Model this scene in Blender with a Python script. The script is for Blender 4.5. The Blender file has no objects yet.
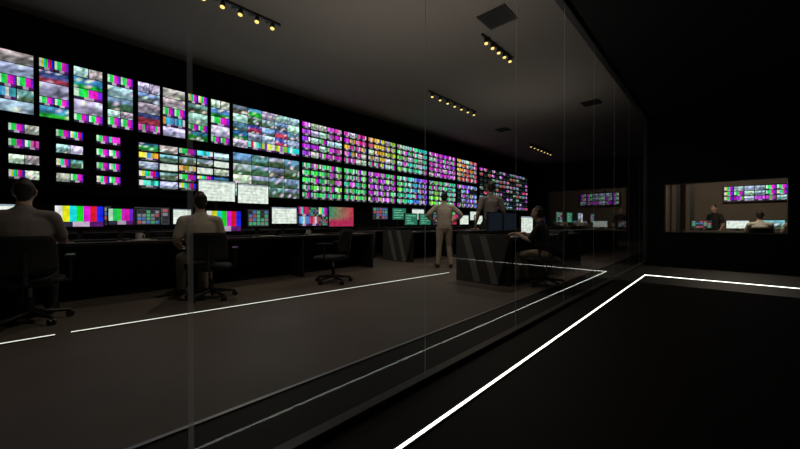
import bpy, math, random, colorsys
import numpy as np
from mathutils import Vector, Matrix

scene = bpy.context.scene
scene.view_settings.view_transform = 'Standard'
scene.view_settings.look = 'None'
COL = scene.collection

# ------------------------------------------------------------------ materials
def mat(name, col, rough=0.6, metal=0.0, noise=0.0, nscale=20.0, emis=None, estr=0.0, spec=0.5, bump=0.0):
    m = bpy.data.materials.new(name); m.use_nodes = True
    nt = m.node_tree; b = nt.nodes['Principled BSDF']
    b.inputs['Base Color'].default_value = (*col, 1)
    b.inputs['Roughness'].default_value = rough
    b.inputs['Metallic'].default_value = metal
    b.inputs['Specular IOR Level'].default_value = spec
    tc = nt.nodes.new('ShaderNodeTexCoord')
    n = nt.nodes.new('ShaderNodeTexNoise'); n.inputs['Scale'].default_value = nscale
    n.inputs['Detail'].default_value = 4
    nt.links.new(tc.outputs['Object'], n.inputs['Vector'])
    if noise > 0:
        r = nt.nodes.new('ShaderNodeMapRange')
        r.inputs['To Min'].default_value = 1 - noise; r.inputs['To Max'].default_value = 1 + noise
        nt.links.new(n.outputs['Fac'], r.inputs['Value'])
        mx = nt.nodes.new('ShaderNodeVectorMath'); mx.operation = 'SCALE'
        mx.inputs[0].default_value = col
        nt.links.new(r.outputs['Result'], mx.inputs['Scale'])
        nt.links.new(mx.outputs['Vector'], b.inputs['Base Color'])
    if bump > 0:
        bp = nt.nodes.new('ShaderNodeBump'); bp.inputs['Strength'].default_value = bump
        bp.inputs['Distance'].default_value = 0.01
        nt.links.new(n.outputs['Fac'], bp.inputs['Height'])
        nt.links.new(bp.outputs['Normal'], b.inputs['Normal'])
    if emis:
        b.inputs['Emission Color'].default_value = (*emis, 1)
        b.inputs['Emission Strength'].default_value = estr
    return m

def screen_mat(name, strength):
    m = bpy.data.materials.new(name); m.use_nodes = True
    nt = m.node_tree; nt.nodes.clear()
    o = nt.nodes.new('ShaderNodeOutputMaterial'); e = nt.nodes.new('ShaderNodeEmission')
    a = nt.nodes.new('ShaderNodeAttribute'); a.attribute_name = 'Col'
    tc = nt.nodes.new('ShaderNodeTexCoord')
    n = nt.nodes.new('ShaderNodeTexNoise'); n.inputs['Scale'].default_value = 14; n.inputs['Detail'].default_value = 2
    r = nt.nodes.new('ShaderNodeMapRange'); r.inputs['From Min'].default_value = .3; r.inputs['From Max'].default_value = .7
    r.inputs['To Min'].default_value = .65*strength; r.inputs['To Max'].default_value = 1.2*strength
    nt.links.new(tc.outputs['Object'], n.inputs['Vector'])
    nt.links.new(n.outputs['Fac'], r.inputs['Value'])
    nt.links.new(a.outputs['Color'], e.inputs['Color'])
    nt.links.new(r.outputs['Result'], e.inputs['Strength'])
    nt.links.new(e.outputs[0], o.inputs[0])
    return m

M = {}
M['screen'] = screen_mat('screen_picture', 1.3)
M['black'] = mat('black_plastic', (.014,.014,.015), .45, noise=.2)
M['matte'] = mat('matte_black', (.006,.006,.007), .9, noise=.2, spec=.1)
M['desk'] = mat('desk_laminate', (.095,.086,.078), .5, noise=.25, nscale=6)
M['deskpanel'] = mat('desk_panel_black', (.013,.012,.012), .6, noise=.2)
M['consolepanel'] = mat('console_side_panel', (.05,.047,.044), .6, noise=.2)
M['greystripe'] = mat('console_grey_laminate', (.19,.18,.165), .5, noise=.1)
M['metal'] = mat('brushed_metal', (.35,.35,.35), .35, metal=.9, noise=.1)
M['darkmetal'] = mat('dark_metal', (.04,.038,.036), .5, metal=.3, noise=.1)
M['fabric'] = mat('chair_fabric', (.014,.014,.015), .85, noise=.3, nscale=80, bump=.3)
M['paper'] = mat('paper', (.6,.57,.5), .8, noise=.05)
M['keys'] = mat('key_caps', (.07,.07,.072), .5, noise=.2, nscale=60)
M['skin'] = mat('skin', (.46,.28,.20), .55, noise=.08, nscale=30)
M['hair_dark'] = mat('hair_dark', (.02,.014,.01), .6, noise=.4, nscale=90, bump=.5)
M['eye'] = mat('eye_white', (.6,.6,.58), .2, noise=.02)
M['lip'] = mat('lips', (.3,.13,.11), .5, noise=.05)
M['shirt_grey'] = mat('shirt_grey', (.20,.175,.16), .85, noise=.15, nscale=12, bump=.2)
M['shirt_sand'] = mat('shirt_sand', (.48,.42,.34), .85, noise=.15, nscale=12, bump=.2)
M['shirt_white'] = mat('shirt_white', (.6,.58,.52), .85, noise=.1, nscale=12, bump=.2)
M['shirt_dark'] = mat('shirt_dark', (.018,.018,.022), .85, noise=.15, nscale=12, bump=.2)
M['trouser_khaki'] = mat('trousers_khaki', (.36,.30,.22), .85, noise=.15, nscale=12, bump=.2)
M['trouser_dark'] = mat('trousers_dark', (.02,.02,.024), .85, noise=.15, nscale=12, bump=.2)
M['shoe'] = mat('shoe_leather', (.015,.012,.01), .4, noise=.2)
M['lamp'] = mat('spot_lens', (.8,.7,.4), .4, emis=(1.0,.72,.18), estr=1.3)
M['led'] = mat('led_diffuser', (.8,.8,.8), .4, emis=(.93,1.0,.84), estr=4.0)
M['ledin'] = mat('led_diffuser_floor', (.8,.8,.8), .4, emis=(.95,1.0,.86), estr=1.0)
M['carpet'] = mat('carpet_brown', (.108,.089,.073), .55, noise=.35, nscale=1.3, spec=.35)
M['corrfloor'] = mat('floor_black', (.005,.0048,.005), .6, noise=.3, nscale=5, spec=.2)
M['ceil'] = mat('ceiling_paint', (.27,.243,.215), .9, noise=.06, nscale=1.2, spec=.1)
M['wallblack'] = mat('wall_black', (.009,.009,.010), .85, noise=.2, nscale=3, spec=.2)
M['wallend'] = mat('wall_charcoal', (.03,.029,.029), .85, noise=.2, nscale=3, spec=.2)
M['wallwarm'] = mat('wall_warm', (.24,.20,.16), .85, noise=.12, nscale=2, spec=.2)
M['frame'] = mat('frame_anthracite', (.05,.05,.05), .45, metal=.3, noise=.1)
M['mug'] = mat('ceramic', (.5,.5,.48), .25, noise=.03)

def glass_mat(name, ior, tint):
    m = bpy.data.materials.new(name); m.use_nodes = True
    nt = m.node_tree; nt.nodes.clear()
    o = nt.nodes.new('ShaderNodeOutputMaterial'); t = nt.nodes.new('ShaderNodeBsdfTransparent')
    t.inputs[0].default_value = (*tint, 1)
    g = nt.nodes.new('ShaderNodeBsdfGlossy'); g.inputs['Roughness'].default_value = 0.0
    f = nt.nodes.new('ShaderNodeFresnel'); f.inputs['IOR'].default_value = ior
    mx = nt.nodes.new('ShaderNodeMixShader')
    nt.links.new(f.outputs[0], mx.inputs[0]); nt.links.new(t.outputs[0], mx.inputs[1]); nt.links.new(g.outputs[0], mx.inputs[2])
    nt.links.new(mx.outputs[0], o.inputs[0])
    return m
M['glass'] = glass_mat('clear_glass', 1.34, (.97,.975,.97))
def joint_mat(name, f, c):
    m = bpy.data.materials.new(name); m.use_nodes = True
    nt = m.node_tree; nt.nodes.clear()
    o = nt.nodes.new('ShaderNodeOutputMaterial'); t = nt.nodes.new('ShaderNodeBsdfTransparent')
    d = nt.nodes.new('ShaderNodeBsdfPrincipled'); d.inputs['Base Color'].default_value = (c,c,c*.95,1)
    d.inputs['Roughness'].default_value = .5
    tl = nt.nodes.new('ShaderNodeBsdfTranslucent'); tl.inputs[0].default_value=(c,c,c*.95,1)
    m2 = nt.nodes.new('ShaderNodeMixShader'); m2.inputs[0].default_value=.6
    nt.links.new(d.outputs[0], m2.inputs[1]); nt.links.new(tl.outputs[0], m2.inputs[2])
    mx = nt.nodes.new('ShaderNodeMixShader'); mx.inputs[0].default_value = f
    nt.links.new(t.outputs[0], mx.inputs[1]); nt.links.new(m2.outputs[0], mx.inputs[2]); nt.links.new(mx.outputs[0], o.inputs[0])
    return m
M['joint'] = joint_mat('silicone_joint', .4, .7)
M['joint2'] = joint_mat('silicone_joint_wide', .38, .7)

# ------------------------------------------------------------------ mesh builder
class MB:
    def __init__(s): s.v=[]; s.f=[]; s.m=[]; s.c=[]; s.mats=[]; s.sm=[]
    def mi(s, k):
        if k not in s.mats: s.mats.append(k)
        return s.mats.index(k)
    def face(s, pts, k, col=None, smooth=False):
        i=len(s.v); s.v += [tuple(p) for p in pts]; s.f.append(tuple(range(i,i+len(pts))))
        s.m.append(s.mi(k)); s.c.append(col); s.sm.append(smooth)
    def addmesh(s, vs, fs, k, smooth=True):
        i=len(s.v); s.v += [tuple(p) for p in vs]; q=s.mi(k)
        for f in fs:
            s.f.append(tuple(i+a for a in f)); s.m.append(q); s.c.append(None); s.sm.append(smooth)
    def box(s, c, d, k, rot=None):
        x,y,z=[a/2 for a in d]
        P=[Vector(p) for p in [(-x,-y,-z),(x,-y,-z),(x,y,-z),(-x,y,-z),(-x,-y,z),(x,-y,z),(x,y,z),(-x,y,z)]]
        if rot: P=[rot@p for p in P]
        P=[p+Vector(c) for p in P]
        s.addmesh(P,[(0,3,2,1),(4,5,6,7),(0,1,5,4),(1,2,6,5),(2,3,7,6),(3,0,4,7)],k,False)
    def bx(s, x0,x1,y0,y1,z0,z1,k): s.box(((x0+x1)/2,(y0+y1)/2,(z0+z1)/2),(x1-x0,y1-y0,z1-z0),k)
    def cyl(s,p0,p1,r0,r1,k,n=14):
        p0=Vector(p0);p1=Vector(p1);T=(p1-p0).normalized()
        a=Vector((1,0,0)) if abs(T.x)<.9 else Vector((0,1,0))
        U=T.cross(a).normalized();W=T.cross(U)
        vs=[]
        for p,r in((p0,r0),(p1,r1)):
            for i in range(n):
                t=2*math.pi*i/n; vs.append(p+U*math.cos(t)*r+W*math.sin(t)*r)
        fs=[(i,(i+1)%n,n+(i+1)%n,n+i) for i in range(n)]
        s.addmesh(vs,fs,k,True)
        s.addmesh(vs[:n],[tuple(range(n))[::-1]],k,False); s.addmesh(vs[n:],[tuple(range(n))],k,False)
    def prism(s, poly, y0, y1, k):   # poly in (x,z)
        n=len(poly); vs=[(x,y0,z) for x,z in poly]+[(x,y1,z) for x,z in poly]
        fs=[(i,(i+1)%n,n+(i+1)%n,n+i) for i in range(n)]+[tuple(range(n))[::-1],tuple(range(n,2*n))]
        s.addmesh(vs,fs,k,False)
    def build(s,name,loc=(0,0,0),rotz=0,bevel=0,scale=1):
        me=bpy.data.meshes.new(name); me.from_pydata(s.v,[],s.f)
        for k in s.mats: me.materials.append(M[k])
        me.polygons.foreach_set('material_index',s.m)
        me.polygons.foreach_set('use_smooth',s.sm)
        if any(c is not None for c in s.c):
            at=me.color_attributes.new('Col','FLOAT_COLOR','CORNER')
            arr=[]
            for f,c in zip(s.f,s.c):
                if c is None: arr += [0,0,0,1]*len(f)
                elif isinstance(c[0],(tuple,list)):
                    for q in c: arr += [*q,1]
                else: arr += [*c,1]*len(f)
            at.data.foreach_set('color',arr)
        me.update()
        o=bpy.data.objects.new(name,me); COL.objects.link(o)
        o.location=loc; o.rotation_euler=(0,0,rotz); o.scale=(scale,)*3
        if bevel:
            b=o.modifiers.new('bevel','BEVEL'); b.width=bevel; b.segments=2; b.limit_method='ANGLE'
        return o

# ------------------------------------------------------------------ screen content
rng = random.Random(7)
BARS=[(.7,.7,.7),(.65,.65,.01),(.01,.6,.65),(.01,.6,.02),(.65,.01,.6),(.6,.01,.02),(.01,.02,.7)]
def hsv(h,s,v): return colorsys.hsv_to_rgb(h%1,s,v)
def Q(mb,x0,x1,z0,z1,y,col): mb.face([(x0,y,z0),(x1,y,z0),(x1,y,z1),(x0,y,z1)],'screen',col)
def field(mb,x0,x1,z0,z1,y,fn,nx=4,nz=3):
    w=x1-x0;h=z1-z0
    C={(i,j):fn(i/nx,j/nz) for i in range(nx+1) for j in range(nz+1)}
    for i in range(nx):
        for j in range(nz):
            Q(mb,x0+w*i/nx,x0+w*(i+1)/nx,z0+h*j/nz,z0+h*(j+1)/nz,y,[C[i,j],C[i+1,j],C[i+1,j+1],C[i,j+1]])
def tile(mb,kind,x0,x1,z0,z1,y,r=rng):
    w=x1-x0;h=z1-z0
    if kind=='bars' or kind=='mg' or kind.startswith('h'):
        if kind=='bars': pal=BARS
        elif kind=='mg': pal=[(.5,.75,.55),(.02,.62,.12),(.02,.7,.04),(.7,.02,.65),(.75,.01,.40),(.16,.02,.6)]
        else:
            hh=float(kind[1:]); pal=[]
            for q in range(5): pal.append(hsv(hh+r.uniform(-.06,.06),r.uniform(.8,1.0),r.uniform(.25,.95)))
            if r.random()<.4: pal[r.randrange(5)]=hsv(hh+.5,.95,.6)
            if r.random()<.45: pal[r.randrange(5)]=(.75,.75,.75)
        g=r.uniform(.65,1.1); n=len(pal); zb=z0+h*.24
        for i,c in enumerate(pal): Q(mb,x0+w*i/n,x0+w*(i+1)/n,zb,z1,y,tuple(a*g for a in c))
        Q(mb,x0,x0+w*.35,z0,zb,y,(.02,.02,.04)); Q(mb,x0+w*.35,x0+w*.7,z0,zb,y,tuple(a*g for a in (.45,.35,.48))); Q(mb,x0+w*.7,x1,z0,zb,y,(.08,.01,.12))
    elif kind in('scene','road','bright','stadium','studio'):
        sky={'scene':(.22,.42,.58),'road':(.24,.38,.42),'bright':(.78,.93,.97),'stadium':(.06,.24,.6),'studio':(.06,.12,.45)}[kind]
        gnd={'scene':(.09,.13,.10),'road':(.05,.13,.05),'bright':(.30,.38,.40),'stadium':(.02,.36,.05),'studio':(.42,.06,.12)}[kind]
        hz=r.uniform(.35,.7); g=r.uniform(.6,1.2); tint=hsv(r.random(),.3,1)
        def fn(u,v):
            b=sky if v>hz else gnd
            k=g*r.uniform(.2,1.5)
            if r.random()<.08: return tuple(.5+.4*q for q in hsv(r.random(),.8,.8))
            return tuple(b[q]*k*tint[q] for q in range(3))
        field(mb,x0,x1,z0,z1,y,fn,6,4)
    elif kind=='ui':
        Q(mb,x0,x1,z0,z1,y,(.64,.72,.64))
        for k in range(5):
            zz=z0+h*(.12+.16*k); Q(mb,x0+w*.06,x0+w*r.uniform(.5,.94),zz,zz+h*.05,y-.0006,(.52,.58,.52))
        Q(mb,x0,x1,z1-h*.08,z1,y-.0006,(.25,.3,.35))
    elif kind=='darkui':
        Q(mb,x0,x1,z0,z1,y,(.03,.035,.04))
        for a in range(5):
            for b in range(4):
                c=r.choice([(.05,.3,.12),(.05,.12,.3),(.3,.06,.08),(.16,.17,.18),(.02,.02,.02)])
                Q(mb,x0+w*(.04+.19*a),x0+w*(.19+.19*a),z0+h*(.06+.23*b),z0+h*(.24+.23*b),y-.0006,c)
    elif kind=='redgreen':
        def fn(u,v):
            return tuple(a*(1-u)+b*u for a,b in zip((.02,.22,.10),(.42,.03,.06))) if v>.3 else (.34,.02,.07)
        field(mb,x0,x1,z0,z1,y,fn,5,4)
    elif kind=='green':
        Q(mb,x0,x1,z0,z1,y,(.02,.13,.08))
        for k in range(4): Q(mb,x0+w*.1,x0+w*r.uniform(.4,.9),z0+h*(.12+.22*k),z0+h*(.2+.22*k),y-.0006,(.12,.4,.25))
    elif kind=='off':
        Q(mb,x0,x1,z0,z1,y,(.006,.008,.012))
def grid(mb,kinds,x0,x1,z0,z1,nx,nz,y,gap=.012,lab=True):
    w=(x1-x0)/nx;h=(z1-z0)/nz
    for j in range(nz):
        for i in range(nx):
            kk=kinds(i/nx,j/nz) if callable(kinds) else rng.choice(kinds)
            a=x0+i*w+gap/2;b=x0+(i+1)*w-gap/2;c=z0+j*h+gap/2+(h*.12 if lab else 0);d=z0+(j+1)*h-gap/2
            tile(mb,kk,a,b,c,d,y)
            if lab: Q(mb,a+w*.1,b-w*.1,c-h*.10,c-h*.03,y,(.07,.12,.07))

# ------------------------------------------------------------------ video wall
S_='scene';R_='road';W_='bright';ST='stadium';SU='studio'
vw=MB()
vw.bx(-3.9,21.6,.0,.18,1.55,4.1,'matte')
def disp(x0,x1,z0,z1):
    vw.bx(x0,x1,-.05,.0,z0,z1,'black'); return x0+.015,x1-.015,z0+.015,z1-.015,-.0515
xs=[(-3.5,-3.05),(-3.0,-2.55),(-2.5,-2.05),(-2.0,-1.55),(-1.5,-1.1),(-1.05,-.58),(-.55,-.10),(-.07,.35),(.38,.83),(.87,1.31),(1.36,1.78),(1.80,2.26),(2.29,2.73),(2.77,3.23)]
for n,(a,b) in enumerate(xs):
    x0,x1,z0,z1,y=disp(a,b,2.9,4.0)
    H=z1-z0
    rows=[[(['mg','h.85'],2,.17),([SU,'bars'],1,.21),([W_],1,.22),([S_,ST],1,.2),([W_,'mg'],2,.20)],
          [([S_,ST],1,.2),(['mg'],2,.15),([W_],1,.25),([SU,S_],1,.2),(['bars','mg'],2,.2)],
          [(['mg','bars'],2,.2),([W_],2,.14),([S_,R_],1,.24),([W_,SU],1,.22),(['mg',W_],2,.2)],
          [([W_],1,.2),([S_,'h.55'],2,.2),(['mg'],2,.2),([W_],1,.2),([S_,W_],1,.2)],
          [(['mg'],2,.16),([W_,S_],1,.26),(['mg'],1,.2),([ST],1,.2),([W_],2,.18)]][(n*3)%5]
    z=z0
    for kinds,nx,fr in rows:
        grid(vw,kinds,x0,x1,z,z+H*fr,nx,1,y,gap=.014,lab=False); z+=H*fr
for cx in (-3.0,-2.4,-1.85,-1.3,-.78,-.24,.34,.90):
    for r_ in range(4):
        z0=1.70+r_*.27
        vw.bx(cx-.2,cx+.2,-.04,0,z0,z0+.235,'black')
        tile(vw,rng.choice(['mg','bars','mg',W_]),cx-.18,cx+.0,z0+.06,z0+.215,-.0415)
        tile(vw,rng.choice(['mg','bars',S_,'h.9',W_]),cx+.01,cx+.18,z0+.06,z0+.215,-.0415)
x0,x1,z0,z1,y=disp(1.36,3.22,1.70,2.72)
def k1(u,v): return rng.choice(['ui',W_,'h.1',S_]) if .35<v<.7 else rng.choice([S_,W_,'mg','bars',ST,'h.5'])
grid(vw,k1,x0,x1,z0,z1,5,5,y,gap=.03)
x0,x1,z0,z1,y=disp(3.28,5.16,2.9,4.0)
def k2(u,v):
    if v<.2: return rng.choice(['h.25','h.5','mg',W_])
    return rng.choice([W_,S_,R_,SU,W_,ST])
grid(vw,k2,x0,x1,z0,z1,5,5,y,lab=False)
x0,x1,z0,z1,y=disp(3.28,5.16,1.66,2.79); grid(vw,[R_,W_,S_,R_],x0,x1,z0,z1,4,4,y,lab=False)
def hs(h0,h1,extra=()):
    def f(u,v):
        if extra and rng.random()<.25: return rng.choice(extra)
        return 'h%.3f'%((h0+(h1-h0)*u+rng.uniform(-.04,.04))%1)
    return f
secs=[(5.22,6.7,hs(.78,.86,('mg',W_,W_)),hs(.36,.32,('mg','h.83')),5),
      (6.75,7.75,hs(.84,.92,('h.10',W_)),hs(.38,.34,('mg','h.82')),4),
      (7.8,9.2,hs(1.04,1.28,('bars',W_)),hs(.80,.74,('mg','h.36')),5),
      (9.25,11.1,hs(.34,.5,(W_,'h.85')),hs(.36,.80,('mg','bars')),6),
      (11.2,13.2,hs(.85,.75,(W_,'mg')),hs(.3,.45,(S_,'mg')),6),
      (13.3,15.1,hs(.08,-.08,(W_,W_,S_)),hs(.8,.6,(S_,'off')),5)]
for a,b,ku,kl,nx in secs:
    x0,x1,z0,z1,y=disp(a,b,2.9,4.0); grid(vw,ku,x0,x1,z0,z1,nx,5,y,gap=.03)
    x0,x1,z0,z1,y=disp(a,b,1.66,2.79); grid(vw,kl,x0,x1,z0,z1,nx,5,y,gap=.03)
x0,x1,z0,z1,y=disp(15.3,21.3,1.66,3.85)
grid(vw,['off',S_,'off',S_,'off','h.97','redgreen',R_,'h.8'],x0,x1,z0,z1,14,9,y,gap=.08)
vw.build('video_wall',(-9.0,0,0),math.pi/2)

# ------------------------------------------------------------------ room shell
def shell(name,x0,x1,y0,y1,z0,z1,k):
    m=MB(); m.bx(x0,x1,y0,y1,z0,z1,k); return m.build(name)
GX=-1.34; FY=10.15; GT=3.56; CH=4.8
shell('floor',-9.3,-1.87,-4,23,-.1,0,'carpet')
shell('floor_corridor',-1.87,4.0,-4,15.2,-.1,0,'corrfloor')
shell('ceiling',-9.3,GX+.06,-4,23,CH,CH+.1,'ceil')
shell('ceiling_corridor',GX+.06,4.0,-4,FY,GT,GT+.1,'wallblack')
shell('wall_video',-9.4,-9.19,-4,23,0,CH,'wallblack')
shell('wall_end',-9.4,GX,23,23.15,0,CH,'wallend')
shell('wall_back',-9.4,4.1,-4.15,-4,0,CH,'wallblack')
shell('wall_right',4.0,4.15,-4,15.2,0,GT,'wallblack')
shell('wall_partition',GX-.06,GX+.06,FY+.12,23,0,CH,'wallend')
shell('wall_header',GX-.06,GX+.06,-4,FY+.12,GT,CH,'wallblack')
fw=MB(); wx0,wx1,wz0,wz1=-.95,.97,.77,1.88
fw.bx(GX+.06,wx0,FY,FY+.12,0,GT,'wallblack'); fw.bx(wx1,4.0,FY,FY+.12,0,GT,'wallblack')
fw.bx(wx0,wx1,FY,FY+.12,0,wz0,'wallblack'); fw.bx(wx0,wx1,FY,FY+.12,wz1,GT,'wallblack')
fw.build('wall_far')
wf=MB(); t=.025
wf.bx(wx0-t,wx1+t,FY-.02,FY+.13,wz0-t,wz0,'frame'); wf.bx(wx0-t,wx1+t,FY-.02,FY+.13,wz1,wz1+t,'frame')
wf.bx(wx0-t,wx0,FY-.02,FY+.13,wz0,wz1,'frame'); wf.bx(wx1,wx1+t,FY-.02,FY+.13,wz0,wz1,'frame')
wf.face([(wx0,FY+.06,wz0),(wx1,FY+.06,wz0),(wx1,FY+.06,wz1),(wx0,FY+.06,wz1)],'glass')
wf.build('window_1')
gp=MB()
js=[.35+1.29*i for i in range(-3,8)]
ed=[-4]+js+[FY]
for a,b in zip(ed[:-1],ed[1:]):
    gp.face([(GX,a+.004,.04),(GX,b-.004,.04),(GX,b-.004,GT-.04),(GX,a+.004,GT-.04)],'glass')
for j in js:
    wide=abs(j-.35)<.01; hw=.009 if wide else .005
    gp.face([(GX+.001,j-hw,.04),(GX+.001,j+hw,.04),(GX+.001,j+hw,GT-.04),(GX+.001,j-hw,GT-.04)],'joint2' if wide else 'joint')
gp.bx(GX-.03,GX+.03,-4,FY,0,.04,'frame'); gp.bx(GX-.035,GX+.035,-4,FY,GT-.04,GT,'frame')
gp.bx(GX-.035,GX+.035,FY-.05,FY,.04,GT-.04,'frame')
gp.build('glass_partition')
tr=MB(); tr.bx(-1.885,-1.86,-4,23,.0,.008,'metal'); tr.build('trim_1')
l=MB()
l.bx(-1.03,-1.01,-3.5,7.80,0,.005,'led'); l.bx(-1.03,2.77,7.780,7.810,0,.005,'led')
l.bx(-1.04,-1.03,-3.5,7.82,0,.006,'darkmetal'); l.bx(-1.01,-1.0,-3.5,7.78,0,.006,'darkmetal')
l.build('led_floor_strip')
def strip(p,q,w,k,name):
    m=MB(); p=Vector((*p,.004));q=Vector((*q,.004)); d=(q-p); L=d.length
    m.box((L/2,0,0),(L,w,.008),k); m.box((L/2,w/2+.006,0),(L,.01,.01),'darkmetal'); m.box((L/2,-w/2-.006,0),(L,.01,.01),'darkmetal')
    m.build(name,p,math.atan2(d.y,d.x))
strip((-4.32,-3.5),(-4.25,.06),.035,'ledin','led_floor_strip')
strip((-4.245,.16),(-3.86,5.47),.035,'ledin','led_floor_strip')

for (x,y,s_) in((-3.02,5.8,.55),(-3.0,12.0,.5),(-6.5,13,.5)):
    m=MB(); m.bx(-s_/2,s_/2,-s_/2,s_/2,-.02,0,'darkmetal')
    for i in range(6): m.bx(-s_/2+.04,s_/2-.04,-s_/2+.05+i*.08,-s_/2+.065+i*.08,-.03,-.02,'darkmetal')
    m.build('ceiling_vent',(x,y,CH))
def track(x,y0,y1,n,e=70):
    m=MB(); L=y1-y0
    m.bx(-.02,.02,-.15,L+.15,-.04,0,'black')
    for i in range(n):
        yy=L*i/(n-1)
        m.cyl((0,yy,-.04),(0,yy,-.07),.012,.012,'black',8)
        m.cyl((0,yy,-.06),(.02,yy-.02,-.16),.035,.045,'black',16)
        m.cyl((.02,yy-.02,-.16),(.021,yy-.021,-.165),.038,.038,'lamp',16)
    m.build('track_light',(x,y0,CH-.0))
    ld=bpy.data.lights.new('track_spot','SPOT'); ld.energy=e; ld.spot_size=math.radians(150); ld.spot_blend=1
    ld.color=(1,.84,.68); ld.shadow_soft_size=.05
    lo=bpy.data.objects.new('track_spot',ld); COL.objects.link(lo); lo.location=(x+.1,(y0+y1)/2,CH-.25)
track(-6.15,1.82,2.99,5,80); track(-3.5,6.24,7.31,5,110); track(-6.12,7.81,10.1,7); track(-6.7,16.3,18.9,7)
def lamp(name,t,loc,e,col,size=.0,ang=150,up=False,aim=None):
    ld=bpy.data.lights.new(name,t); ld.energy=e; ld.color=col; ld.shadow_soft_size=size
    if t=='SPOT': ld.spot_size=math.radians(ang); ld.spot_blend=1
    o=bpy.data.objects.new(name,ld); COL.objects.link(o); o.location=loc
    if up: o.rotation_euler=(math.pi,0,0)
    if aim: o.rotation_euler=(Vector(aim)-Vector(loc)).to_track_quat('-Z','Y').to_euler()
    return o
lamp('ceiling_fill_spot','SPOT',(-3.4,3.6,1.2),165,(1,.92,.83),0,150,True)  # added upward spot without a fixture, brightens the ceiling
lamp('ceiling_fill_spot','SPOT',(-4.0,10.0,1.9),50,(1,.92,.83),0,150,True)  # second added spot, lifts the farther ceiling
lamp('people_fill_spot','SPOT',(-2.9,1.6,4.6),85,(1,.87,.72),.05,95,aim=(-4.6,1.5,.6))  # added spot, no fixture: brightens the seated man's back and nearby floor
lamp('people_fill_spot','SPOT',(-2.6,4.0,4.6),150,(1,.88,.74),.05,75,aim=(-4.3,6.2,.8))  # likewise added, brightens the standing man and the floor around him
lamp('room_downlight','POINT',(.3,11.6,2.6),75,(1,.86,.68),.0)

# ------------------------------------------------------------------ furniture
def monitor(kind,loc,w,h,zc,rotz=math.pi/2,nx=1,nz=1):
    m=MB()
    m.bx(-w/2-.012,w/2+.012,-.012,.022,zc-h/2-.014,zc+h/2+.012,'black')
    m.bx(-w*.3,w*.3,.022,.05,zc-h*.3,zc+h*.3,'black')
    m.bx(-.03,.03,.05,.075,.01,zc+.03,'darkmetal')
    m.bx(-.11,.11,-.06,.12,0,.012,'darkmetal')
    for i in range(nx):
        for j in range(nz):
            kk=kind if isinstance(kind,str) else kind[(i+j)%len(kind)]
            tile(m,kk,-w/2+w*i/nx+.002,-w/2+w*(i+1)/nx-.002,zc-h/2+h*j/nz+.002,zc-h/2+h*(j+1)/nz-.002,-.013)
    m.build('desk_monitor',loc,rotz)
DT=.75; DZ=DT+.004
def console(name,x_front,x_back,y0,y1,plinth='deskpanel'):
    m=MB(); L=y1-y0; dx=x_front-x_back
    m.bx(0,L,0,dx,DT-.035,DT,'desk')
    m.bx(0,L,-.012,0,DT-.04,DT+.002,'black')
    m.bx(.05,L-.05,dx-.08,dx-.05,.05,DT-.035,plinth)
    m.bx(.05,L-.05,dx*.55,dx-.08,.0,.06,plinth)
    n=max(1,round(L/1.6))
    for i in range(n+1):
        x=min(max(.02,i*L/n),L-.02)
        m.bx(x-.02,x+.02,0,dx-.05,0,DT-.035,plinth)
    m.bx(.0,L,dx-.22,dx,DT,DT+.10,plinth)
    m.build(name,(x_front,y0,0),math.pi/2,bevel=.004)
def end_panel(x_front,x_back,y,thick=.05):
    m=MB(); d=x_front-x_back
    def pr(poly,t0,t1,k): m.prism(poly,t0,t1,k)
    pr([(.18,0),(d,0),(d,.80),(0,.80),(0,.70)],-thick,0,'consolepanel')
    for a in (.34,.66):
        pr([(a-.18,.0+.02),(a-.06,.02),(a+.16,.78),(a+.04,.78)],-thick-.008,-thick,'greystripe')
    m.v=[(-x,yy,z) for x,yy,z in m.v]; m.f=[tuple(reversed(f)) for f in m.f]
    m.build('console_end_panel',(x_front,y,0),0)
console('control_desk',-5.5,-6.5,-3.6,4.95)
console('control_desk',-6.9,-7.7,-3.6,4.95)
console('control_desk',-5.5,-6.5,6.25,11.5)
console('control_desk',-6.9,-7.7,6.25,13.5)
console('control_desk',-2.35,-3.3,4.95,8.6)
console('control_desk',-3.1,-4.2,10.6,16.5)
end_panel(-5.5,-6.5,5.01); end_panel(-2.35,-3.3,4.94); end_panel(-5.5,-6.5,6.24)
X1=-6.05
for kind,yc,w,h,zc in [('bars',-1.6,.46,.27,.32),('darkui',-1.05,.46,.27,.32),('ui',-.45,.46,.27,.32),
     ('bars',.32,.46,.27,.32),('mg',.735,.27,.22,.32),('darkui',1.045,.28,.22,.32),('ui',1.47,.24,.23,.33),
     ('bars',2.08,.54,.34,.26),('darkui',2.66,.38,.3,.32),('ui',3.16,.5,.31,.37),('redgreen',4.5,.66,.42,.36)]:
    monitor(kind,(X1,yc,DZ),w,h,zc)
monitor(['h.6','h.95','darkui','bars'],(X1,3.80,DZ),.68,.38,.36,nx=3,nz=2)
for kind,yc,w,h,zc in [('ui',2.35,.66,.40,.86),('ui',3.06,.64,.40,.84),('darkui',.5,.5,.3,.35),('darkui',1.3,.5,.3,.35),('scene',-.6,.5,.3,.35),('green',4.1,.5,.3,.35)]:
    monitor(kind,(-7.2,yc,DZ),w,h,zc)
for kind,yc,w,h in [('green',6.8,.5,.3),('green',7.4,.5,.3),('darkui',8.0,.5,.3),('redgreen',8.7,.5,.3),('ui',9.4,.5,.3),('ui',10.3,.5,.3)]:
    monitor(kind,(X1,yc,DZ),w,h,.32)
for kind,yc,w,h in [('darkui',6.8,.6,.35),('green',7.6,.6,.35),('ui',8.5,.6,.35),('darkui',9.5,.6,.35),('mg',10.6,.6,.35),('ui',12,.6,.35)]:
    monitor(kind,(-7.25,yc,DZ),w,h,.5)
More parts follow.
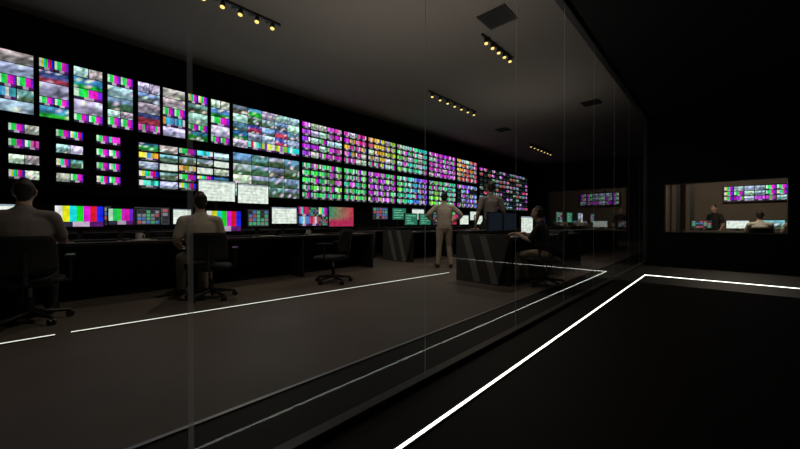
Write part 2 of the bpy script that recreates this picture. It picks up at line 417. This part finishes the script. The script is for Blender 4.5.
monitor('off',(-2.9,5.5,DZ),.5,.32,.25); monitor('off',(-2.9,6.08,DZ),.5,.32,.25); monitor('ui',(-2.9,6.85,DZ),.56,.34,.19)
monitor('off',(-2.9,7.6,DZ),.5,.32,.2)
for yc,k in((11.2,'darkui'),(12.2,'green'),(13.4,'scene'),(15,'darkui')): monitor(k,(-3.7,yc,DZ),.55,.33,.4)

def keyboard(loc,rotz=math.pi/2):
    m=MB(); m.bx(-.2,.2,-.07,.07,0,.018,'black')
    for i in range(13):
        for j in range(5): m.bx(-.19+i*.029,-.168+i*.029,-.062+j*.025,-.042+j*.025,.018,.024,'keys')
    m.build('keyboard',loc,rotz)
def mouse(loc):
    m=MB(); vs=[];n=10
    for k,(r,z) in enumerate([(1,0),(1,.012),(.8,.026),(.4,.034)]):
        for i in range(n):
            t=2*math.pi*i/n; vs.append((.03*r*math.cos(t),.052*r*math.sin(t),z))
    fs=[(k*n+i,k*n+(i+1)%n,(k+1)*n+(i+1)%n,(k+1)*n+i) for k in range(3) for i in range(n)]+[tuple(range(3*n,4*n))]
    m.addmesh(vs,fs,'black'); m.build('computer_mouse',loc,math.pi/2)
def papers(loc,r):
    m=MB()
    for i in range(4): m.box((.006*i,.004*i,.002+.003*i),(.15,.21,.003),'paper',Matrix.Rotation(.08*i-.1,3,'Z'))
    m.build('paper_stack',loc,r)
def phone(loc):
    m=MB(); m.prism([(-.1,0),(.1,0),(.1,.03),(-.1,.06)],-.09,.09,'black')
    m.bx(-.07,.07,-.085,-.035,.06,.085,'black'); 
    for i in range(4):
        for j in range(3): m.bx(-.06+i*.03,-.04+i*.03,.0+j*.027,.018+j*.027,.045,.062,'keys')
    m.build('desk_phone',loc,math.pi/2)
def mug(loc):
    m=MB(); m.cyl((0,0,0),(0,0,.095),.036,.04,'mug',20)
    for i in range(8):
        a=math.pi*(i/8-.5);b=math.pi*((i+1)/8-.5)
        m.cyl((.038+.028*math.cos(a),0,.048+.03*math.sin(a)),(.038+.028*math.cos(b),0,.048+.03*math.sin(b)),.006,.006,'mug',6)
    m.build('coffee_mug',loc,rng.uniform(0,6))
for y in (-1.5,-.45,.45,1.3,2.2,3.15,4.0): keyboard((-5.74,y,DZ)); mouse((-5.72,y+.28,DZ))
for y in (-1.0,-.0,.9,1.75,2.65,3.62,4.47): papers((-5.66,y-.0,DZ),rng.uniform(-.15,.15)+ (math.pi/2 if y in(.9,1.75) else 0))
for y in (-1.0,2.84,4.45): phone((-5.89,y,DZ))
for y in (.9,3.55): mug((-5.84,y,DZ))
for y in (6.9,7.7,8.6,9.5): keyboard((-5.72,y,DZ)); mouse((-5.7,y+.28,DZ))
for y in (6.1,6.75,7.5): keyboard((-2.62,y,DZ))
papers((-2.5,5.2,DZ),.1)

def chair(loc,rotz):
    m=MB()
    for i in range(5):
        a=2*math.pi*i/5+.3; ex,ey=.29*math.cos(a),.29*math.sin(a)
        m.cyl((0,0,.11),(ex,ey,.075),.026,.016,'black',8)
        for sgn in(-1,1):
            ox,oy=-math.sin(a)*.016*sgn,math.cos(a)*.016*sgn
            m.cyl((ex+ox*.5,ey+oy*.5,.03),(ex+ox*1.6,ey+oy*1.6,.03),.03,.03,'black',12)
        m.cyl((ex,ey,.03),(ex,ey,.08),.008,.008,'darkmetal',6)
    m.cyl((0,0,.08),(0,0,.26),.03,.03,'black'); m.cyl((0,0,.24),(0,0,.39),.018,.018,'metal')
    m.bx(-.13,.13,-.12,.14,.365,.395,'black')
    n=24
    def ring(sx,sy,cy,z):
        out=[]
        for i in range(n):
            t=2*math.pi*i/n; c,s=math.cos(t),math.sin(t); p=.45
            out.append((sx*math.copysign(abs(c)**p,c),cy+sy*math.copysign(abs(s)**p,s),z))
        return out
    rs=[ring(.20,.19,.05,.385),ring(.24,.23,.05,.40),ring(.245,.235,.05,.425),ring(.225,.215,.05,.44),ring(.15,.15,.05,.442)]
    vs=sum(rs,[]); fs=[(k*n+i,k*n+(i+1)%n,(k+1)*n+(i+1)%n,(k+1)*n+i) for k in range(4) for i in range(n)]
    fs+=[tuple(range(n))[::-1],tuple(range(4*n,5*n))]
    m.addmesh(vs,fs,'fabric')
    nx,nz=8,8; F=[];Bk=[]
    for j in range(nz+1):
        for i in range(nx+1):
            u=i/nx*2-1; v=j/nz
            hw=.22*(1-.10*(2*v-1)**4-.08*(v))
            x=u*hw; z=.52+.35*v; y=-.225-.07*v+.05*u*u+.02*math.sin(v*math.pi)
            F.append((x,y,z)); Bk.append((x,y-.04,z))
    vs=F+Bk; N=len(F); fs=[]
    I=lambda i,j:j*(nx+1)+i
    for j in range(nz):
        for i in range(nx):
            fs.append((I(i+1,j),I(i,j),I(i,j+1),I(i+1,j+1)))
            fs.append((N+I(i,j),N+I(i+1,j),N+I(i+1,j+1),N+I(i,j+1)))
    for i in range(nx):
        fs.append((I(i,0),I(i+1,0),N+I(i+1,0),N+I(i,0))); fs.append((I(i+1,nz),I(i,nz),N+I(i,nz),N+I(i+1,nz)))
    for j in range(nz):
        fs.append((I(0,j+1),I(0,j),N+I(0,j),N+I(0,j+1))); fs.append((I(nx,j),I(nx,j+1),N+I(nx,j+1),N+I(nx,j)))
    m.addmesh(vs,fs,'fabric')
    m.cyl((0,-.08,.38),(0,-.25,.42),.02,.02,'black',8); m.cyl((0,-.25,.41),(0,-.295,.72),.022,.018,'black',8)
    for s in(-1,1):
        m.cyl((s*.13,.02,.385),(s*.285,.02,.40),.014,.014,'black',8)
        m.cyl((s*.285,.02,.395),(s*.285,.0,.64),.015,.013,'black',8)
        m.bx(s*.285-.035,s*.285+.035,-.13,.14,.64,.665,'black')
    return m.build('office_chair',loc,rotz)

# ------------------------------------------------------------------ people
def loft(pts,rad,ref=(1,0,0),n=16):
    pts=[Vector(p) for p in pts]; ref=Vector(ref)
    K=len(pts); rings=[]; tang=[]
    for i in range(K):
        a=pts[max(0,i-1)];b=pts[min(K-1,i+1)]; tang.append((b-a).normalized())
    def rg(c,T,ra,rb):
        R=ref-T*ref.dot(T)
        if R.length<.15: R=Vector((0,1,0))-T*T.y
        R.normalize(); Bv=T.cross(R)
        return [c+R*ra*math.cos(2*math.pi*i/n)+Bv*rb*math.sin(2*math.pi*i/n) for i in range(n)]
    rad=[(r,r) if not isinstance(r,tuple) else r for r in rad]
    m0=min(rad[0]);m1=min(rad[-1])
    rings.append(rg(pts[0]-tang[0]*m0*.7,tang[0],rad[0][0]*.7,rad[0][1]*.7))
    for p,T,r in zip(pts,tang,rad): rings.append(rg(p,T,*r))
    rings.append(rg(pts[-1]+tang[-1]*m1*.7,tang[-1],rad[-1][0]*.7,rad[-1][1]*.7))
    vs=[pts[0]-tang[0]*m0]+sum(rings,[])+[pts[-1]+tang[-1]*m1]
    fs=[]
    for i in range(n): fs.append((0,1+(i+1)%n,1+i))
    for k in range(len(rings)-1):
        for i in range(n):
            fs.append((1+k*n+i,1+k*n+(i+1)%n,1+(k+1)*n+(i+1)%n,1+(k+1)*n+i))
    b=1+(len(rings)-1)*n; e=len(vs)-1
    for i in range(n): fs.append((b+i,b+(i+1)%n,e))
    return vs,fs

def person(name,loc,rotz,pose,shirt,trousers,hair='hair_dark',scale=1.0,turn=0.0,lean=0.0,wz=.03,girth=1.0):
    parts=[]
    G=girth
    def add(pts,rad,label,ref=(1,0,0),n=16):
        vs,fs=loft(pts,rad,ref,n); sm=[]
        P=[Vector(p) for p in pts]
        for a in range(len(P)-1):
            r0=rad[a] if isinstance(rad[a],tuple) else (rad[a],)*2; r1=rad[a+1] if isinstance(rad[a+1],tuple) else (rad[a+1],)*2
            for t in np.linspace(0,1,6): sm.append((*P[a].lerp(P[a+1],t),(sum(r0)*(1-t)+sum(r1)*t)/2))
        parts.append((vs,fs,label,sm))
    sit = pose.startswith('sit')
    hz = .56 if sit else .93
    T=lambda dz,dy=0: Vector((0,dy+lean*dz,hz+dz))
    add([T(-.02 if sit else -.02,0),T(.06,0)],[(.165*G,.10 if sit else .125*G),(.155*G,.115*G)],trousers)
    add([T(.05,0),T(.17,.005),T(.30,.015),T(.42,.01),T(.50,.0)],[(.165*G,.125*G),(.158*G,.12*G),(.178*G,.125*G),(.185*G,.11),(.11,.07)],shirt)
    for s in(-1,1):
        add([T(.47)+Vector((s*.06,0,0)),T(.465)+Vector((s*.175,0,0))],[.065,.06],shirt)
    add([T(.50,.0),T(.60,.02)],[.06,.056],'skin')
    hc=T(.70,.04)
    Rh=Matrix.Rotation(turn,3,'Z')
    H=lambda x,y,z:hc+Rh@Vector((x,y,z))
    hx=Rh@Vector((1,0,0))
    add([H(0,.035,-.105),H(0,.018,-.08),H(0,.006,-.035),H(0,.0,.02),H(0,-.006,.065),H(0,-.01,.098)],
        [(.032,.035),(.052,.062),(.067,.086),(.073,.094),(.066,.084),(.04,.05)],'skin',ref=hx)
    add([H(0,.09,.015),H(0,.106,-.025)],[.009,.014],'skin',n=8)
    add([H(0,.085,-.062),H(0,.09,-.06)],[(.02,.009),(.018,.008)],'skin',ref=hx,n=8)
    for s in(-1,1): add([H(s*.076,-.008,-.03),H(s*.084,-.014,.018)],[(.008,.016),(.009,.02)],'skin',ref=hx,n=8)
    add([H(0,-.05,-.045),H(0,-.032,.01),H(0,-.02,.06),H(0,-.015,.098)],[(.055,.05),(.076,.072),(.076,.088),(.05,.062)],hair,ref=hx)
    for s in(-1,1):
        hip=Vector((s*.092,.0,hz-.02))
        if sit:
            knee=Vector((s*.13,.44,.52)); ank=Vector((s*.13,.38 if s>0 else .46,.10))
            toe=ank+Vector((s*.02,.16,-.055))
        else:
            knee=Vector((s*.115,.03+.03*s,.50)); ank=Vector((s*.15,-.03,.10)); toe=ank+Vector((s*.04,.17,-.055))
        add([hip,hip.lerp(knee,.4),knee,knee.lerp(ank,.35),ank],[.092*G,.086*G,.066,.066,.056],trousers)
        add([ank+Vector((0,-.03,-.045)),ank+Vector((0,.06,-.055)),toe],[(.04,.042),(.042,.038),(.036,.03)],'shoe')
    hands=[]
    for s in(-1,1):
        sh=T(.46)+Vector((s*.195,0,0))
        if pose=='sit': el=sh+Vector((s*.07,.02,-.27)); wr=el+Vector((-s*.09,.22,-.075)); fd=Vector((-s*.2,1,-.1)); pn=Vector((0,-.1,-1))
        elif pose=='sit_desk': el=sh+Vector((s*.06,.13,-.24)); wr=el+Vector((-s*.05,.25,wz)); fd=Vector((-s*.1,1,-.05)); pn=Vector((0,-.1,-1))
        elif pose=='stand_hips': el=sh+Vector((s*.21,-.05,-.20)); wr=el+Vector((-s*.17,.12,-.12)); fd=Vector((-s*.7,.4,-.5)); pn=Vector((-s*.6,.0,.3))
        else: el=sh+Vector((s*.09,-.02,-.28)); wr=el+Vector((s*.0,.12,-.21)); fd=Vector((0,.35,-1)); pn=Vector((-s,0,0))
        add([sh,sh.lerp(el,.5),el,el.lerp(wr,.3),wr],[.05,.047,.041,.042,.028],'skin')
        add([sh,sh.lerp(el,.35),sh.lerp(el,.78)],[.064,.063,.06],shirt)
        hands.append((wr,fd.normalized(),pn,s))
    V=[];Fc=[]
    for vs,fs,_,_ in parts:
        o=len(V); V+= [tuple(v) for v in vs]; Fc+=[tuple(o+a for a in f) for f in fs]
    me=bpy.data.meshes.new('tmp'); me.from_pydata(V,[],Fc); ob=bpy.data.objects.new('tmp',me); COL.objects.link(ob)
    rm=ob.modifiers.new('r','REMESH'); rm.mode='VOXEL'; rm.voxel_size=.0115
    sm=ob.modifiers.new('s','SMOOTH'); sm.factor=.5; sm.iterations=4
    dg=bpy.context.evaluated_depsgraph_get(); em=ob.evaluated_get(dg).to_mesh()
    nv=len(em.vertices); co=np.empty(nv*3,dtype=np.float32); em.vertices.foreach_get('co',co); co=co.reshape(-1,3)
    faces=[tuple(p.vertices) for p in em.polygons]
    ob.evaluated_get(dg).to_mesh_clear(); bpy.data.objects.remove(ob)
    cen=np.array([co[list(f)].mean(axis=0) for f in faces])
    best=None
    for k,(_,_,lab,smp) in enumerate(parts):
        S=np.array(smp); d=np.min(np.linalg.norm(cen[:,None,:]-S[None,:,:3],axis=2)-S[None,:,3],axis=1)
        if lab==hair: d=d-.004
        if best is None: best=d.copy(); idx=np.zeros(len(d),int)
        else:
            q=d<best; best[q]=d[q]; idx[q]=k
    mb=MB(); mb.v=[tuple(map(float,v)) for v in co]
    for f,k in zip(faces,idx):
        mb.f.append(f); mb.m.append(mb.mi(parts[k][2])); mb.c.append(None); mb.sm.append(True)
    for wr,fd,pn,s in hands:
        pn=(pn-fd*pn.dot(fd)).normalized(); sd=fd.cross(pn).normalized()
        kn=wr+fd*.085
        vs,fs=loft([wr-fd*.02,wr+fd*.03,kn],[(.027,.02),(.036,.017),(.040,.013)],ref=sd,n=12); mb.addmesh(vs,fs,'skin')
        tside = 1 if (sd.x*s<0) else -1
        if abs(sd.x)<.3: tside=1 if sd.y>0 else -1
        for i,Ln in enumerate([.068,.078,.072,.056]):
            off=(1.5-i)*.0215*tside
            b0=kn+sd*off-fd*.01; dr=(fd+sd*off*2.2).normalized()
            p1=b0+dr*Ln*.45+pn*.004; p2=p1+(dr+pn*.35).normalized()*Ln*.33; p3=p2+(dr+pn*.8).normalized()*Ln*.25
            vs,fs=loft([b0,p1,p2,p3],[.0098,.009,.008,.0068],ref=sd,n=8); mb.addmesh(vs,fs,'skin')
        b0=wr+fd*.02+sd*.026*tside; p1=b0+(fd*.7+sd*.7*tside+pn*.2)*.04; p2=p1+(fd*.95+sd*.3*tside+pn*.25)*.033
        vs,fs=loft([b0,p1,p2],[.013,.011,.008],ref=pn,n=8); mb.addmesh(vs,fs,'skin')
    for s in(-1,1):
        c=H(s*.03,.083,.012); vs,fs=loft([c-hx*.006,c+hx*.006],[.0085,.0085],ref=(0,0,1),n=8); mb.addmesh(vs,fs,'eye')
        c2=c+Rh@Vector((0,.0065,0)); vs,fs=loft([c2-hx*.001,c2+hx*.001],[.004,.004],ref=(0,0,1),n=8); mb.addmesh(vs,fs,'hair_dark')
        vs,fs=loft([H(s*.018,.090,.033),H(s*.045,.082,.034)],[.004,.003],ref=(0,0,1),n=6); mb.addmesh(vs,fs,hair)
    vs,fs=loft([H(-.022,.092,-.06),H(0,.099,-.059),H(.022,.092,-.06)],[.003,.005,.003],ref=(0,0,1),n=6); mb.addmesh(vs,fs,'lip')
    mb.build(name,loc,rotz,scale=scale)

PI2=math.pi/2
chair((-4.95,-.10,0),PI2-.1); person('seated_man',(-4.93,-.15,.0),PI2-.15,'sit_desk','shirt_grey','trouser_dark','hair_dark',1.03,lean=.10,wz=.0,girth=1.12)
chair((-4.84,1.50,0),PI2-.4); person('seated_man',(-4.88,1.39,0),PI2-.05,'sit','shirt_sand','trouser_khaki','hair_dark',1.0,turn=.15,lean=-.02,girth=1.06)
chair((-4.66,3.3,0),PI2+.5)
person('standing_man',(-4.40,6.05,0),.75,'stand_hips','shirt_sand','trouser_khaki','hair_dark',.95,turn=.2,girth=1.08)
person('standing_man',(-3.68,6.80,0),.95,'stand_b','shirt_grey','trouser_dark','hair_dark',1.08,girth=.92)
chair((-2.0,5.45,0),PI2+.1); person('seated_woman',(-2.0,5.45,0),PI2+.1,'sit_desk','shirt_dark','trouser_khaki','hair_dark',.9,lean=.15,wz=.13)
chair((-4.7,8.6,0),PI2-.1); person('seated_man',(-4.7,8.6,0),PI2-.1,'sit_desk','shirt_dark','trouser_dark','hair_dark',1.0,lean=.05)

# ------------------------------------------------------------------ room behind the window
shell('wall_room_rear',GX+.06,4.0,15.0,15.15,0,2.9,'wallwarm')
shell('ceiling_room',GX+.06,4.0,FY+.12,15,2.9,3.0,'wallwarm')
shell('wall_room_left',GX+.06,GX+.12,FY+.12,15,0,2.9,'wallwarm')
sc=MB(); sc.bx(.05,1.45,14.85,14.95,1.62,2.14,'black'); 
grid(sc,['mg','bars','bright','bright','h.8'],.08,1.42,1.65,2.11,6,3,14.845,gap=.02,lab=False); sc.build('wall_display')
d2=MB(); d2.bx(-.8,2.6,12.9,13.6,.71,.75,'desk')
for x in(-.75,.9,2.55): d2.bx(x-.03,x+.03,12.95,13.55,0,.71,'deskpanel')
d2.build('control_desk')
for x,k in((-.4,'darkui'),(.35,'ui'),(1.0,'scene'),(1.7,'green')): monitor(k,(x,13.3,DZ),.45,.22,.18,rotz=0)
person('standing_man',(-.12,13.95,0),2.4,'stand_b','shirt_dark','trouser_dark','hair_dark',.86)
for x,sh_,hr in((.72,'shirt_white','hair_dark'),(1.35,'shirt_sand','hair_dark')):
    chair((x,12.35,0),0); person('seated_man',(x,12.35,0),0,'sit_desk',sh_,'trouser_dark',hr,.92)
for x in(-1.0,-.65):
    m=MB(); m.bx(-.05,.05,-.05,.05,0,2.9,'frame'); m.build('steel_post',(x,14.2,0))

# ------------------------------------------------------------------ world + camera
w=bpy.data.worlds.new('World'); scene.world=w; w.use_nodes=True
w.node_tree.nodes['Background'].inputs[0].default_value=(0,0,0,1)
cam=bpy.data.cameras.new('camera'); co_=bpy.data.objects.new('camera',cam); COL.objects.link(co_)
cam.sensor_width=36; cam.lens=337.5/800*36; cam.clip_start=.02
co_.location=(0,0,1.0); co_.rotation_euler=(math.radians(90-.42),0,math.radians(43.5))
scene.camera=co_
